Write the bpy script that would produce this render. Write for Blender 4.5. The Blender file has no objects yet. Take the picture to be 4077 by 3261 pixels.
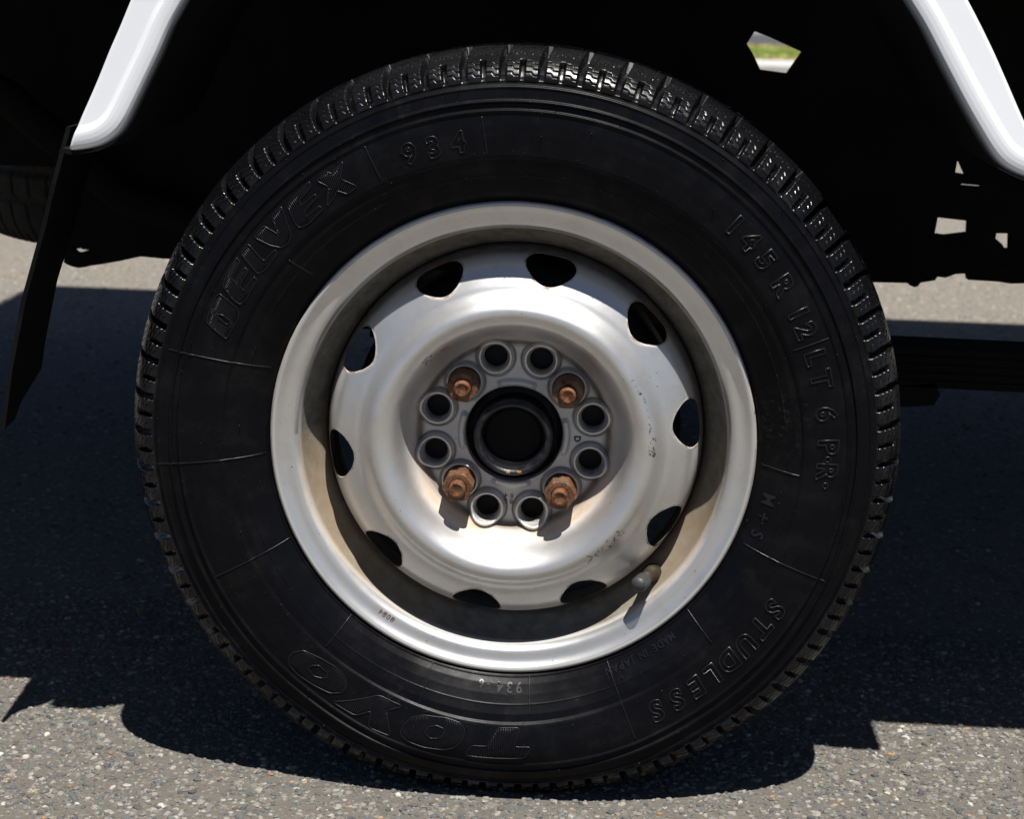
import bpy, math, random
import numpy as np
from mathutils import Vector, Matrix, geometry
random.seed(7); RNG = np.random.default_rng(7)
PI = math.pi
# ------------------------------------------------------------------ camera
C = bpy.data.collections.new("scene_parts"); bpy.context.scene.collection.children.link(C)
sc = bpy.context.scene
GZ = 0.26                                   # wheel centre height
cam_d = bpy.data.cameras.new("camera"); cam = bpy.data.objects.new("camera", cam_d); C.objects.link(cam)
Rc = [[0.99782883, -0.05004953, -0.04280971], [0.05876329, 0.97008698, 0.23553795], [0.02974057, -0.2375422, 0.97092183]]
cam.matrix_world = Matrix(((Rc[0][0], Rc[0][2], -Rc[0][1], 0.0604388), (Rc[1][0], Rc[1][2], -Rc[1][1], -1.1774666),
                           (Rc[2][0], Rc[2][2], -Rc[2][1], 0.3139149 + GZ), (0, 0, 0, 1)))
cam_d.sensor_fit = 'HORIZONTAL'; cam_d.sensor_width = 36; cam_d.lens = 61.81
cam_d.clip_start = 0.02; cam_d.clip_end = 900
cam_d.dof.use_dof = True; cam_d.dof.focus_distance = 1.205; cam_d.dof.aperture_fstop = 14
sc.camera = cam
# ------------------------------------------------------------------ light
SUN = Vector((0.14, -0.285, 1.0)).normalized()
w = bpy.data.worlds.new("World"); sc.world = w; w.use_nodes = True
nt = w.node_tree; nt.nodes.clear()
sky = nt.nodes.new("ShaderNodeTexSky"); sky.sky_type = 'NISHITA'; sky.sun_disc = False
sky.sun_elevation = math.asin(SUN.z); sky.sun_rotation = math.atan2(SUN.x, SUN.y)
bg = nt.nodes.new("ShaderNodeBackground"); bg.inputs[1].default_value = 0.05; sky.air_density = 0.38; sky.dust_density = 0.15
out = nt.nodes.new("ShaderNodeOutputWorld")
nt.links.new(sky.outputs[0], bg.inputs[0]); nt.links.new(bg.outputs[0], out.inputs[0])
sd = bpy.data.lights.new("sun", 'SUN'); sd.energy = 5.0; sd.angle = math.radians(0.53); sd.color = (1.0, 0.965, 0.91)
so = bpy.data.objects.new("sun", sd); C.objects.link(so); so.location = (0, 0, 5)
so.rotation_euler = (-SUN).to_track_quat('-Z', 'Y').to_euler()
sc.view_settings.view_transform = 'Standard'; sc.view_settings.look = 'None'
sc.view_settings.exposure = 0.62; sc.view_settings.gamma = 1.0; sc.view_settings.use_curve_mapping = False

# ------------------------------------------------------------------ mesh helpers
def link(o, parent=None):
    C.objects.link(o)
    if parent: o.parent = parent
    return o
def mk(name, V, faces, m, parent=None, smooth=True, attrs=None, loc=None):
    """faces: list of int arrays (n,k)"""
    V = np.asarray(V, dtype=np.float32)
    if not isinstance(faces, (list, tuple)): faces = [faces]
    faces = [np.asarray(f, dtype=np.int32) for f in faces if len(f)]
    me = bpy.data.meshes.new(name)
    me.vertices.add(len(V)); me.vertices.foreach_set("co", V.ravel())
    loops = np.concatenate([f.ravel() for f in faces])
    tot = np.concatenate([np.full(len(f), f.shape[1], np.int32) for f in faces])
    st = np.concatenate([[0], np.cumsum(tot)[:-1]]).astype(np.int32)
    me.loops.add(len(loops)); me.loops.foreach_set("vertex_index", loops)
    me.polygons.add(len(tot)); me.polygons.foreach_set("loop_start", st); me.polygons.foreach_set("loop_total", tot)
    me.polygons.foreach_set("use_smooth", np.full(len(tot), smooth))
    for k, a in (attrs or {}).items():
        a = np.asarray(a, dtype=np.float32)
        if a.ndim == 1:
            at = me.attributes.new(k, 'FLOAT', 'POINT'); at.data.foreach_set("value", a)
        else:
            at = me.attributes.new(k, 'FLOAT_COLOR', 'POINT'); at.data.foreach_set("color", a.ravel())
    me.update(); me.validate()
    if m: me.materials.append(m)
    o = bpy.data.objects.new(name, me)
    if loc: o.location = loc
    return link(o, parent)
class MB:
    def __init__(s): s.V = []; s.F = {}; s.n = 0
    def add(s, V, F):
        V = np.asarray(V, dtype=float)
        if not isinstance(F, list): F = [F]
        for f in F:
            f = np.asarray(f)
            if len(f): s.F.setdefault(f.shape[1], []).append(f + s.n)
        s.V.append(V); s.n += len(V)
    def build(s, name, m, parent=None, smooth=True, **k):
        return mk(name, np.concatenate(s.V), [np.concatenate(v) for v in s.F.values()], m, parent, smooth, **k)
def grid_faces(nr, nc, wrap):
    i = np.arange(nr - 1)[:, None]; j = np.arange(nc if wrap else nc - 1)[None, :]; j2 = (j + 1) % nc
    return np.stack([(i * nc + j), (i * nc + j2), ((i + 1) * nc + j2), ((i + 1) * nc + j)], -1).reshape(-1, 4)
def lathe(prof, n=360, flip=False):
    """prof (r, y) about the Y axis"""
    p = np.asarray(prof, float); t = np.linspace(0, 2 * PI, n, endpoint=False)
    V = np.stack([p[:, 0:1] * np.cos(t), np.repeat(p[:, 1:2], n, 1), p[:, 0:1] * np.sin(t)], -1).reshape(-1, 3)
    F = grid_faces(len(p), n, True)
    return V, (F[:, ::-1] if flip else F)
def lathe_z(prof, n=32):
    p = np.asarray(prof, float); t = np.linspace(0, 2 * PI, n, endpoint=False)
    V = np.stack([p[:, 0:1] * np.cos(t), p[:, 0:1] * np.sin(t), np.repeat(p[:, 1:2], n, 1)], -1).reshape(-1, 3)
    return V, grid_faces(len(p), n, True)
def box(x0, x1, y0, y1, z0, z1):
    V = [(x, y, z) for x in (x0, x1) for y in (y0, y1) for z in (z0, z1)]
    return V, np.array([(0, 1, 3, 2), (4, 6, 7, 5), (0, 4, 5, 1), (2, 3, 7, 6), (0, 2, 6, 4), (1, 5, 7, 3)])
def resample(prof, step):
    p = np.asarray(prof, float); d = np.r_[0, np.cumsum(np.hypot(*np.diff(p, axis=0).T))]
    t = np.linspace(0, d[-1], max(2, int(d[-1] / step) + 1))
    return np.c_[np.interp(t, d, p[:, 0]), np.interp(t, d, p[:, 1])]
def smooth_prof(prof, step=0.0004, sig=0.0009):
    q = resample(prof, step); k = int(3 * sig / step) + 1
    g = np.exp(-0.5 * (np.arange(-k, k + 1) * step / sig) ** 2); g /= g.sum()
    o = q.copy()
    for c in (0, 1):
        pad = np.r_[2 * q[0, c] - q[k:0:-1, c], q[:, c], 2 * q[-1, c] - q[-2:-k - 2:-1, c]]
        o[:, c] = np.convolve(pad, g, 'valid')
    return o
def tube(pts, r, n=6, close=False, ends=True):
    P = np.asarray(pts, float); m = len(P)
    T = np.gradient(P, axis=0) if not close else np.roll(P, -1, 0) - np.roll(P, 1, 0)
    T /= np.linalg.norm(T, axis=1)[:, None] + 1e-12
    ref = np.where(np.abs(T[:, 1:2]) < 0.9, np.array([[0, 1., 0]]), np.array([[1., 0, 0]]))
    A = np.cross(T, ref); A /= np.linalg.norm(A, axis=1)[:, None]; B = np.cross(T, A)
    t = np.linspace(0, 2 * PI, n, endpoint=False); r = np.broadcast_to(np.asarray(r, float), (m,))
    V = P[:, None] + r[:, None, None] * (np.cos(t)[None, :, None] * A[:, None] + np.sin(t)[None, :, None] * B[:, None])
    V = V.reshape(-1, 3); F = grid_faces(m, n, True)
    if close:
        j = np.arange(n); F = np.concatenate([F, np.stack([(m - 1) * n + j, (m - 1) * n + (j + 1) % n, (j + 1) % n, j], -1)])
    elif ends:
        V = np.concatenate([V, P[:1], P[-1:]]); j = np.arange(n); a = len(V) - 2
        return V, [F, np.stack([np.full(n, a), (j + 1) % n, j], -1), np.stack([np.full(n, a + 1), (m - 1) * n + j, (m - 1) * n + (j + 1) % n], -1)]
    return V, [F]
def prism(polys, y0, y1):
    """polys: list of (x,z) loops, first outer, others holes; solid between y0 and y1"""
    loops = [[Vector((x, z, 0)) for x, z in p] for p in polys]
    tri = np.array(geometry.tessellate_polygon(loops)); flat = [v for l in polys for v in l]; n = len(flat)
    V = [(x, y0, z) for x, z in flat] + [(x, y1, z) for x, z in flat]
    q = []; s = 0
    for l in polys:
        m = len(l)
        for i in range(m): a, b = s + i, s + (i + 1) % m; q.append((a, b, b + n, a + n))
        s += m
    return V, [tri, tri[:, ::-1] + n, np.array(q)]
def empty(name, loc=(0, 0, 0), parent=None):
    o = bpy.data.objects.new(name, None); o.location = loc; o.empty_display_size = 0.1
    return link(o, parent)
def tag(o, label=None, cat=None, group=None, kind=None):
    for k, v in (('label', label), ('category', cat), ('group', group), ('kind', kind)):
        if v: o[k] = v
    return o

# ------------------------------------------------------------------ materials
class NT:
    def __init__(s, name):
        s.m = bpy.data.materials.new(name); s.m.use_nodes = True; s.t = s.m.node_tree; s.t.nodes.clear()
        s.o = s.n('ShaderNodeOutputMaterial'); s.b = s.n('ShaderNodeBsdfPrincipled'); s.l(s.b.outputs[0], s.o.inputs[0])
        s.tc = s.n('ShaderNodeTexCoord')
    def n(s, t, **k):
        x = s.t.nodes.new(t)
        for a, b in k.items(): setattr(x, a, b)
        return x
    def l(s, a, b): s.t.links.new(a, b)
    def noise(s, scale, detail=4, rough=0.6, vec=None, dim='3D'):
        x = s.n('ShaderNodeTexNoise'); x.inputs['Scale'].default_value = scale; x.inputs['Detail'].default_value = detail
        x.inputs['Roughness'].default_value = rough; s.l(vec or s.tc.outputs['Object'], x.inputs['Vector']); return x.outputs[0]
    def vor(s, scale, out='Distance', vec=None, feature='F1'):
        x = s.n('ShaderNodeTexVoronoi', feature=feature); x.inputs['Scale'].default_value = scale
        s.l(vec or s.tc.outputs['Object'], x.inputs['Vector']); return x.outputs[out]
    def ramp(s, v, stops, interp='LINEAR'):
        x = s.n('ShaderNodeValToRGB'); x.color_ramp.interpolation = interp; e = x.color_ramp.elements
        while len(e) < len(stops): e.new(0.5)
        for k, (p, c) in enumerate(stops):
            e[k].position = p; e[k].color = (c, c, c, 1) if isinstance(c, (int, float)) else (*c, 1)
        s.l(v, x.inputs[0]); return x.outputs[0]
    def mix(s, f, a, b, mode='MIX'):
        x = s.n('ShaderNodeMix', data_type='RGBA', blend_type=mode)
        for i, v in ((0, f), (6, a), (7, b)):
            if isinstance(v, (int, float)): x.inputs[i].default_value = v
            elif isinstance(v, tuple): x.inputs[i].default_value = (*v, 1)
            else: s.l(v, x.inputs[i])
        return x.outputs[2]
    def math(s, op, a, b=0.0):
        x = s.n('ShaderNodeMath', operation=op)
        for i, v in ((0, a), (1, b)):
            if isinstance(v, (int, float)): x.inputs[i].default_value = v
            else: s.l(v, x.inputs[i])
        return x.outputs[0]
    def attr(s, name, col=False):
        x = s.n('ShaderNodeAttribute', attribute_name=name); return x.outputs['Color' if col else 'Fac']
    def set(s, **k):
        for a, v in k.items():
            i = s.b.inputs[a.replace('_', ' ')]
            if isinstance(v, (int, float)): i.default_value = v
            elif isinstance(v, tuple): i.default_value = (*v, 1) if len(v) == 3 else v
            else: s.l(v, i)
        return s.m
    def bump(s, h, strength=0.3, dist=0.001):
        x = s.n('ShaderNodeBump'); x.inputs['Strength'].default_value = strength; x.inputs['Distance'].default_value = dist
        s.l(h, x.inputs['Height']); s.l(x.outputs[0], s.b.inputs['Normal'])

def m_rubber(name, base=(0.0029, 0.0030, 0.0043), dust=0.14, lo=0.30, hi=0.44, spec=0.11, smear=0.07):
    t = NT(name)
    a = t.noise(22, 5, 0.65); b = t.noise(260, 3, 0.6); sm = t.ramp(a, [(0.38, 0.0), (0.66, 1.0)])
    d = t.mix(t.math('MULTIPLY', t.ramp(t.noise(60, 6, 0.7), [(0.5, 0), (0.8, 1)]), dust), base, (0.045, 0.041, 0.036))
    sc1 = t.math('MULTIPLY', t.ramp(t.noise(9, 3), [(0.60, 0), (0.70, 1)]), t.ramp(t.noise(240, 6, 0.8), [(0.52, 0), (0.66, 1)])); d = t.mix(t.math('MULTIPLY', sc1, 0.5), d, (0.05, 0.048, 0.045))
    spk = t.ramp(t.vor(420), [(0.05, 1.0), (0.09, 0.0)]); sel = t.ramp(t.noise(90, 2), [(0.60, 0), (0.63, 1)])
    d = t.mix(t.math('MULTIPLY', t.math('MULTIPLY', spk, sel), 0.5), d, (0.22, 0.20, 0.17))
    r = t.ramp(sm, [(0, hi), (1, lo)])
    t.bump(t.math('ADD', t.math('MULTIPLY', b, 0.6), t.math('MULTIPLY', a, 0.4)), 0.22, 0.0006)
    return t.set(Base_Color=d, Roughness=r, Specular_IOR_Level=t.math('ADD', spec, t.math('MULTIPLY', t.ramp(t.noise(31, 7, 0.66), [(0.50, 0), (0.68, 1)]), smear)))
def m_plain(name, col, rough, metal=0.0, var=0.0, scale=30, bump=0.0, bscale=200, coat=0.0):
    t = NT(name); c = col
    if var: c = t.mix(t.ramp(t.noise(scale, 5), [(0.35, 0), (0.7, 1)]), col, tuple(x * (1 - var) for x in col))
    if bump: t.bump(t.noise(bscale, 4), bump, 0.0008)
    return t.set(Base_Color=c, Roughness=rough, Metallic=metal, Coat_Weight=coat)

def m_silver(name, barrel=False):
    """aged silver wheel enamel; attributes dirt (brown film, plus shade painted at the disc edge), rust (orange) and chip (bare dark steel)"""
    t = NT(name)
    base = (0.69, 0.69, 0.685)
    n1 = t.noise(14, 5, 0.6); n2 = t.noise(90, 6, 0.7); n3 = t.noise(420, 3, 0.6)
    c = t.mix(t.ramp(n1, [(0.35, 0), (0.75, 0.55)]), base, (0.63, 0.615, 0.58))
    c = t.mix(t.math('MULTIPLY', t.ramp(t.noise(38, 7, 0.72), [(0.48, 0), (0.72, 1)]), 0.26), c, (0.40, 0.365, 0.29))
    dm = t.math('MULTIPLY', t.attr('dirt_shade'), t.ramp(n2, [(0.2, 0.72), (0.7, 1.0)]))
    c = t.mix(dm, c, (0.075, 0.063, 0.034) if barrel else (0.095, 0.066, 0.038))
    tn = t.math('MULTIPLY', t.attr('tan'), t.ramp(n2, [(0.25, 0.45), (0.65, 1.0)]))
    c = t.mix(tn, c, (0.44, 0.295, 0.165))
    rm = t.math('MULTIPLY', t.attr('rust'), t.ramp(n2, [(0.32, 0.15), (0.55, 1.0)]))
    c = t.mix(rm, c, t.mix(n3, (0.26, 0.13, 0.03), (0.07, 0.035, 0.012)))
    # fine specks of tar and rust
    sp = t.ramp(t.vor(330), [(0.10, 1.0), (0.16, 0.0)]); sel = t.ramp(t.noise(70, 3, 0.7), [(0.60, 0), (0.66, 1)])
    c = t.mix(t.math('MULTIPLY', t.math('MULTIPLY', sp, sel), 0.8), c, (0.07, 0.05, 0.03))
    sp2 = t.ramp(t.vor(85), [(0.035, 1.0), (0.06, 0.0)]); sel2 = t.ramp(t.noise(25, 3, 0.7), [(0.52, 0), (0.56, 1)])
    c = t.mix(t.math('MULTIPLY', t.math('MULTIPLY', sp2, sel2), 0.75), c, (0.12, 0.06, 0.025))
    ch = t.math('MULTIPLY', t.attr('chip'), t.ramp(t.noise(330, 5, 0.75), [(0.52, 0), (0.57, 1)]))
    c = t.mix(ch, c, (0.055, 0.05, 0.05))
    film = t.math('MAXIMUM', t.math('MAXIMUM', dm, tn), rm)
    met = t.ramp(film, [(0.0, 0.80), (0.5, 0.0)])
    ro = t.math('ADD', t.ramp(film, [(0, 0.35), (0.6, 0.72)]), t.math('MULTIPLY', n2, 0.08))
    t.bump(t.math('ADD', t.math('MULTIPLY', n3, 0.5), t.math('MULTIPLY', t.noise(900, 2), 0.5)), 0.10, 0.0003)
    return t.set(Base_Color=c, Roughness=ro, Metallic=met, Specular_IOR_Level=0.5)

def m_rusty(name, steel=0.5, seed=0):
    t = NT(name)
    n = t.noise(160 + seed * 13, 6, 0.7); n2 = t.noise(600, 4, 0.7)
    c = t.ramp(t.math('ADD', t.math('MULTIPLY', n, 0.75), t.math('MULTIPLY', n2, 0.25)),
               [(0.36, (0.010, 0.007, 0.006)), (0.45, (0.055, 0.020, 0.009)), (0.53, (0.24, 0.078, 0.018)), (0.59, (0.05, 0.024, 0.014)), (0.68, (0.19, 0.155, 0.11))])
    c = t.mix(t.ramp(t.noise(95, 3), [(0.5 - steel * 0.25, 1.0 if steel > 0.7 else steel), (0.62, 0)]), c, (0.20, 0.18, 0.13))
    t.bump(t.math('ADD', n, n2), 0.7, 0.0006)
    return t.set(Base_Color=c, Roughness=0.62, Metallic=0.25)

RUB = m_rubber("sidewall_rubber")
TREADM = m_rubber("tread_rubber", (0.0030, 0.0031, 0.0040), 0.04, 0.21, 0.34, 0.30, 0.45)
LETM = m_rubber("letter_rubber", (0.006, 0.006, 0.009), 0.1, 0.26, 0.40, 0.42)
SIL = m_silver("silver_enamel"); SILB = m_silver("silver_enamel_barrel", True)
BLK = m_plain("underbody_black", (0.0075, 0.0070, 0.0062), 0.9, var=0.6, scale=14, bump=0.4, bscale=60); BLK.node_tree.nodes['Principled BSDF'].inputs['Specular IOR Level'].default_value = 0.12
BLKM = m_plain("drum_black", (0.010, 0.0095, 0.009), 0.7, var=0.4, bump=0.5)

# ------------------------------------------------------------------ ground
def ground_material():
    t = NT("worn_asphalt"); v = t.tc.outputs['Object']
    big = t.noise(3.5, 4); mid = t.noise(60, 6, 0.75); fine = t.noise(900, 5, 0.8)
    c = t.mix(t.ramp(mid, [(0.3, 0), (0.7, 1)]), (0.130, 0.113, 0.093), (0.190, 0.169, 0.141))
    c = t.mix(t.ramp(fine, [(0.3, 0.75), (0.62, 0)]), c, (0.062, 0.058, 0.052))
    col = t.vor(210, 'Color'); d = t.vor(210)
    sx = t.n('ShaderNodeSeparateColor'); t.l(col, sx.inputs[0])
    st = t.ramp(sx.outputs[0], [(0.0, (0.075, 0.082, 0.092)), (0.35, (0.16, 0.165, 0.165)), (0.6, (0.26, 0.245, 0.22)), (0.85, (0.33, 0.33, 0.32)), (0.97, (0.42, 0.25, 0.12))], 'CONSTANT')
    c = t.mix(t.math('MULTIPLY', t.ramp(d, [(0.30, 1), (0.50, 0)]), t.ramp(sx.outputs[1], [(0.35, 0), (0.45, 1)])), c, st)
    col2 = t.vor(75, 'Color'); d2 = t.vor(75)
    s2 = t.n('ShaderNodeSeparateColor'); t.l(col2, s2.inputs[0])
    st2 = t.ramp(s2.outputs[0], [(0.0, (0.10, 0.105, 0.11)), (0.4, (0.20, 0.195, 0.185)), (0.75, (0.34, 0.32, 0.28)), (0.95, (0.45, 0.34, 0.2))], 'CONSTANT')
    c = t.mix(t.math('MULTIPLY', t.ramp(d2, [(0.22, 0.9), (0.34, 0)]), t.ramp(s2.outputs[1], [(0.72, 0), (0.76, 1)])), c, st2)
    c = t.mix(t.ramp(big, [(0.4, 0), (0.75, 0.25)]), c, (0.12, 0.11, 0.10))
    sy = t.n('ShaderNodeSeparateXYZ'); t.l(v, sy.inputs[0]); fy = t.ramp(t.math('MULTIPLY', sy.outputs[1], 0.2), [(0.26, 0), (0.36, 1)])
    c = t.mix(fy, c, t.mix(1.0, c, (1.38, 1.36, 1.33), 'MULTIPLY'))  # far asphalt painted paler to lift the brightness of the sunlit strip
    h = t.math('ADD', t.math('MULTIPLY', t.math('SUBTRACT', 1.0, d), 0.9), t.math('ADD', t.math('MULTIPLY', fine, 0.6), mid))
    t.bump(h, 0.7, 0.0022)
    return t.set(Base_Color=c, Roughness=0.86, Specular_IOR_Level=0.3)
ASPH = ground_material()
V = []; F = []
xs = np.r_[-300, -60, -12, -4, np.linspace(-1.5, 1.8, 34), 5, 14, 60, 300]
ys = np.r_[-60, -12, -4, -1.5, np.linspace(-0.6, 3.0, 40), 5, 8, 11.2]
X, Y = np.meshgrid(xs, ys)
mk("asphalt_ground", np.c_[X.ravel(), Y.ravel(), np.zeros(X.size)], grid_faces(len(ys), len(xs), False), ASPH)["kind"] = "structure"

# aggregate: individual stones proud of the binder
def stones(name, x0, x1, y0, y1, n, rmin, rmax, hfac=0.55):
    u = RNG.random(n); r = rmin * (rmax / rmin) ** (u ** 1.7)
    cx = RNG.uniform(x0, x1, n); cy = RNG.uniform(y0, y1, n)
    k = 6; rings = [(1.0, -0.35), (0.82, 0.45), (0.42, 0.82)]
    a0 = RNG.uniform(0, 2 * PI, n); asp = RNG.uniform(0.5, 1.0, n)
    P = []
    for rr, hh in rings:
        th = np.arange(k) * 2 * PI / k
        jit = RNG.uniform(0.72, 1.22, (n, k))
        lx = rr * jit * np.cos(th) * r[:, None]; ly = rr * jit * np.sin(th) * (r * asp)[:, None]
        ca, sa = np.cos(a0)[:, None], np.sin(a0)[:, None]
        tilt = RNG.uniform(-0.25, 0.25, (n, 1)) * rr * np.cos(th) * r[:, None]
        P.append(np.stack([cx[:, None] + lx * ca - ly * sa, cy[:, None] + lx * sa + ly * ca, hh * hfac * r[:, None] + tilt * 0.8], -1))
    top = np.stack([cx + RNG.normal(0, .1, n) * r, cy + RNG.normal(0, .1, n) * r, hfac * 0.9 * r], -1)[:, None]
    V = np.concatenate(P + [top], 1); m = 3 * k + 1
    f = []
    for a in range(2):
        for j in range(k): f.append((a * k + j, a * k + (j + 1) % k, (a + 1) * k + (j + 1) % k, (a + 1) * k + j))
    tr = [(2 * k + j, 2 * k + (j + 1) % k, 3 * k) for j in range(k)]
    off = (np.arange(n) * m)[:, None, None]
    Q = (np.array(f)[None] + off).reshape(-1, 4); T = (np.array(tr)[None] + off).reshape(-1, 3)
    pal = np.array([(.085, .092, .105), (.12, .128, .135), (.17, .17, .168), (.235, .225, .205), (.30, .285, .255), (.40, .39, .37), (.52, .50, .47), (.34, .20, .09), (.28, .14, .09), (.14, .165, .165)])
    pw = np.array([.15, .17, .20, .19, .12, .05, .012, .006, .002, .10]); ci = RNG.choice(len(pal), n, p=pw / pw.sum())
    col = pal[ci] * np.array([[.86, .83, .775]]) * RNG.uniform(0.75, 1.25, (n, 1)) * np.where(cy > 1.5, 1.3, 1.0)[:, None]; col = np.c_[col, np.ones(n)]  # far stones painted paler along with the sunlit strip
    o = mk(name, V.reshape(-1, 3), [Q, T], STONE, smooth=False, attrs={'tint': np.repeat(col, m, 0)})
    o["kind"] = "stuff"; return o
t = NT("aggregate_stone"); STONE = t.set(Base_Color=t.mix(t.ramp(t.noise(700, 3), [(0.3, 0.0), (0.8, 0.5)]), t.attr('tint', True), (0.10, 0.095, 0.085)), Roughness=0.8, Specular_IOR_Level=0.35)
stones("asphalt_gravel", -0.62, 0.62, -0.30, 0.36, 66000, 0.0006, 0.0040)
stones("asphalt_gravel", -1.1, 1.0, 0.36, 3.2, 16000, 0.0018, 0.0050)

# ------------------------------------------------------------------ far roadside
kerb_m = m_plain("concrete_kerb", (0.50, 0.49, 0.47), 0.85, var=0.25, scale=8, bump=0.5, bscale=90)
Vb, Fb = box(-30, 40, 11.2, 12.35, -0.1, 0.05)
mk("kerb", Vb, Fb, kerb_m, smooth=False)["kind"] = "structure"
t = NT("verge_earth"); VERGE = t.set(Base_Color=t.mix(t.ramp(t.noise(2.2, 5), [(0.35, 0), (0.6, 1)]), (0.085, 0.105, 0.025), (0.20, 0.17, 0.075)), Roughness=0.95)
Vb, Fb = box(-30, 40, 12.36, 15.6, -0.1, 0.045); mk("verge_ground", Vb, Fb, VERGE, smooth=False)["kind"] = "structure"
PATHM = m_plain("dark_path_asphalt", (0.062, 0.060, 0.068), 0.85, var=0.3, scale=3)
Vb, Fb = box(-30, 40, 15.61, 20.2, -0.1, 0.03); mk("path", Vb, Fb, PATHM, smooth=False)["kind"] = "structure"
PAVM = m_plain("pale_pavement", (0.19, 0.185, 0.195), 0.9, var=0.2, scale=2)
Vb, Fb = box(-300, 300, 20.21, 400, -0.1, 0.035); mk("pavement", Vb, Fb, PAVM, smooth=False)["kind"] = "structure"
n = 14000; gx = RNG.uniform(-0.5, 3.2, n); gy = RNG.uniform(12.4, 15.4, n); hh = RNG.uniform(0.015, 0.05, n); an = RNG.uniform(0, PI, n); ww = 0.006
lean = RNG.normal(0, 0.03, (n, 2))
A = np.stack([gx - ww * np.cos(an), gy - ww * np.sin(an), np.full(n, .045)], -1); B = np.stack([gx + ww * np.cos(an), gy + ww * np.sin(an), np.full(n, .045)], -1)
T_ = np.stack([gx + lean[:, 0], gy + lean[:, 1], .04 + hh], -1)
patch = (np.sin(gx * 5.1 + 1.3) * np.cos(gy * 2.3) > 0.1)[:, None]
gc = np.where(patch, np.array([[.15, .26, .035]]), np.array([[.40, .38, .11]])) * RNG.uniform(.7, 1.3, (n, 1))
tg = NT("grass_blade"); GRM = tg.set(Base_Color=tg.attr('tint', True), Roughness=0.7)
mk("verge_grass", np.stack([A, B, T_], 1).reshape(-1, 3), np.arange(3 * n).reshape(-1, 3), GRM, smooth=False, attrs={'tint': np.repeat(np.c_[gc, np.ones(n)], 3, 0)})["kind"] = "stuff"

# ------------------------------------------------------------------ vehicle
VAN = empty("parked_van", (0, 0.7, 0))
tag(VAN, "white van parked on asphalt, steel wheel with rusty nuts under its white arch panels", "van")
VO = (0, -0.7, 0)
WH_O = (0, -0.7, GZ)

# ---- wheel rim (barrel and flange) is the wheel part itself
rim_prof = smooth_prof([(.1672, .0100), (.1690, .0078), (.1697, .0045), (.1694, .0016), (.1682, .0003), (.1664, .0002), (.1650, .0012), (.1632, .0030), (.1605, .0046),
                        (.1582, .0050), (.1556, .0050), (.1530, .0066), (.1512, .0098), (.1500, .0140), (.1488, .0200), (.1468, .0265), (.1430, .0325), (.1388, .0375), (.1362, .0430), (.1352, .0500)], .0005, .0015)
rim_prof = np.r_[rim_prof, [(.1352, .078), (.140, .086), (.149, .090), (.1500, .108), (.157, .113), (.1695, .117), (.1700, .122)]]
V, F = lathe(rim_prof, 540)
rr = np.hypot(V[:, 0], V[:, 2]); th = np.arctan2(V[:, 2], V[:, 0]); yy = V[:, 1]
dirt_shade = np.clip((.1512 - rr) / .0018, 0, 1) * 0.97 + 0.55 * np.exp(-((rr - .1668) / .0006) ** 2) * (yy < .003)
lipr = np.exp(-((rr - .1695) / .0012) ** 2) * (0.35 + 0.5 * (np.sin(th * 7 + 1) * np.sin(th * 3.1) > .1))
dA = np.degrees(th)
tan_ = 0.35 * np.exp(-((rr - .1515) / .0015) ** 2) * (np.exp(-((np.abs(dA + 160)) / 26) ** 2) + np.exp(-((dA + 32) / 14) ** 2)) + 0.38 * (yy > .011) * (yy < .05) * (np.exp(-((dA + 155) / 35) ** 2) + np.exp(-((dA + 30) / 25) ** 2))
RIM = mk("wheel", V, F, SILB, VAN, attrs={'dirt_shade': np.clip(dirt_shade, 0, 1), 'tan': np.clip(tan_, 0, 1), 'rust': np.clip(lipr, 0, 1), 'chip': np.zeros(len(V))})
RIM.location = WH_O

# ---- pressed disc
disc_c = np.array([(.030, .0330), (.060, .0330), (.0655, .0322), (.0685, .0290), (.0715, .0235), (.0726, .0230), (.0740, .0195), (.0775, .0120), (.0815, .0048), (.0855, -.0004), (.0895, -.0034), (.0930, -.0045), (.0965, -.0036),
                   (.1000, -.0010), (.1035, .0032), (.1062, .0055), (.1080, .0068), (.1105, .0078), (.1145, .0102), (.1185, .0126), (.1222, .0148), (.1256, .0175), (.1286, .0212), (.1312, .0262), (.1330, .0324), (.1342, .0420)])
_r = np.arange(.030, .1343, .0001); _y = np.interp(_r, disc_c[:, 0], disc_c[:, 1])
_g = np.exp(-0.5 * (np.arange(-30, 31) / 11) ** 2); _g /= _g.sum()
_y = np.convolve(np.r_[np.full(30, _y[0]), _y, _y[-1] + (np.arange(1, 31)) * .0007], _g, 'valid')
LUGS = []
for q in range(4):
    for s in (-16.3, 16.3): LUGS.append((.0575, math.radians(-1.6 + 90 * q + s), .0083, .0138))
NUTS = [(.0515, math.radians(a), .0095, .0142) for a in (134.2, 43.2, -136.8, -47.4)]
LC = [(r * math.cos(a), r * math.sin(a), h, o) for r, a, h, o in LUGS + NUTS]
def disc_y(x, z):
    r = np.hypot(x, z); y = np.interp(r, _r, _y)
    for k, (cx, cz, hr, orr) in enumerate(LC):
        d = np.hypot(x - cx, z - cz)
        b = np.interp(d, [0, hr, hr + .0010, hr + .0022, hr + .0032, orr - .0012, orr - .0002, orr + .0012], [.0004, -.0016, .0026, .0050, .0050, .0024, -.0012, 0.0])
        y = y - np.where(d < orr + .0012, b, 0)
    a = np.degrees(np.arctan2(z, x)); da = np.abs((a + 1.6 + 45) % 90 - 45)
    tab = np.clip((22 - da) / 5, 0, 1) * np.interp(r, [.0345, .0362, .0385, .0405], [.0010, .0028, .0026, 0], right=0)
    # stamped wheel-maker step above the hub recess
    return y - tab
rows = np.r_[np.arange(.0350, .0715, .0007), np.arange(.0722, .1075, .0011), np.arange(.1080, .1342, .0008)]
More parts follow.
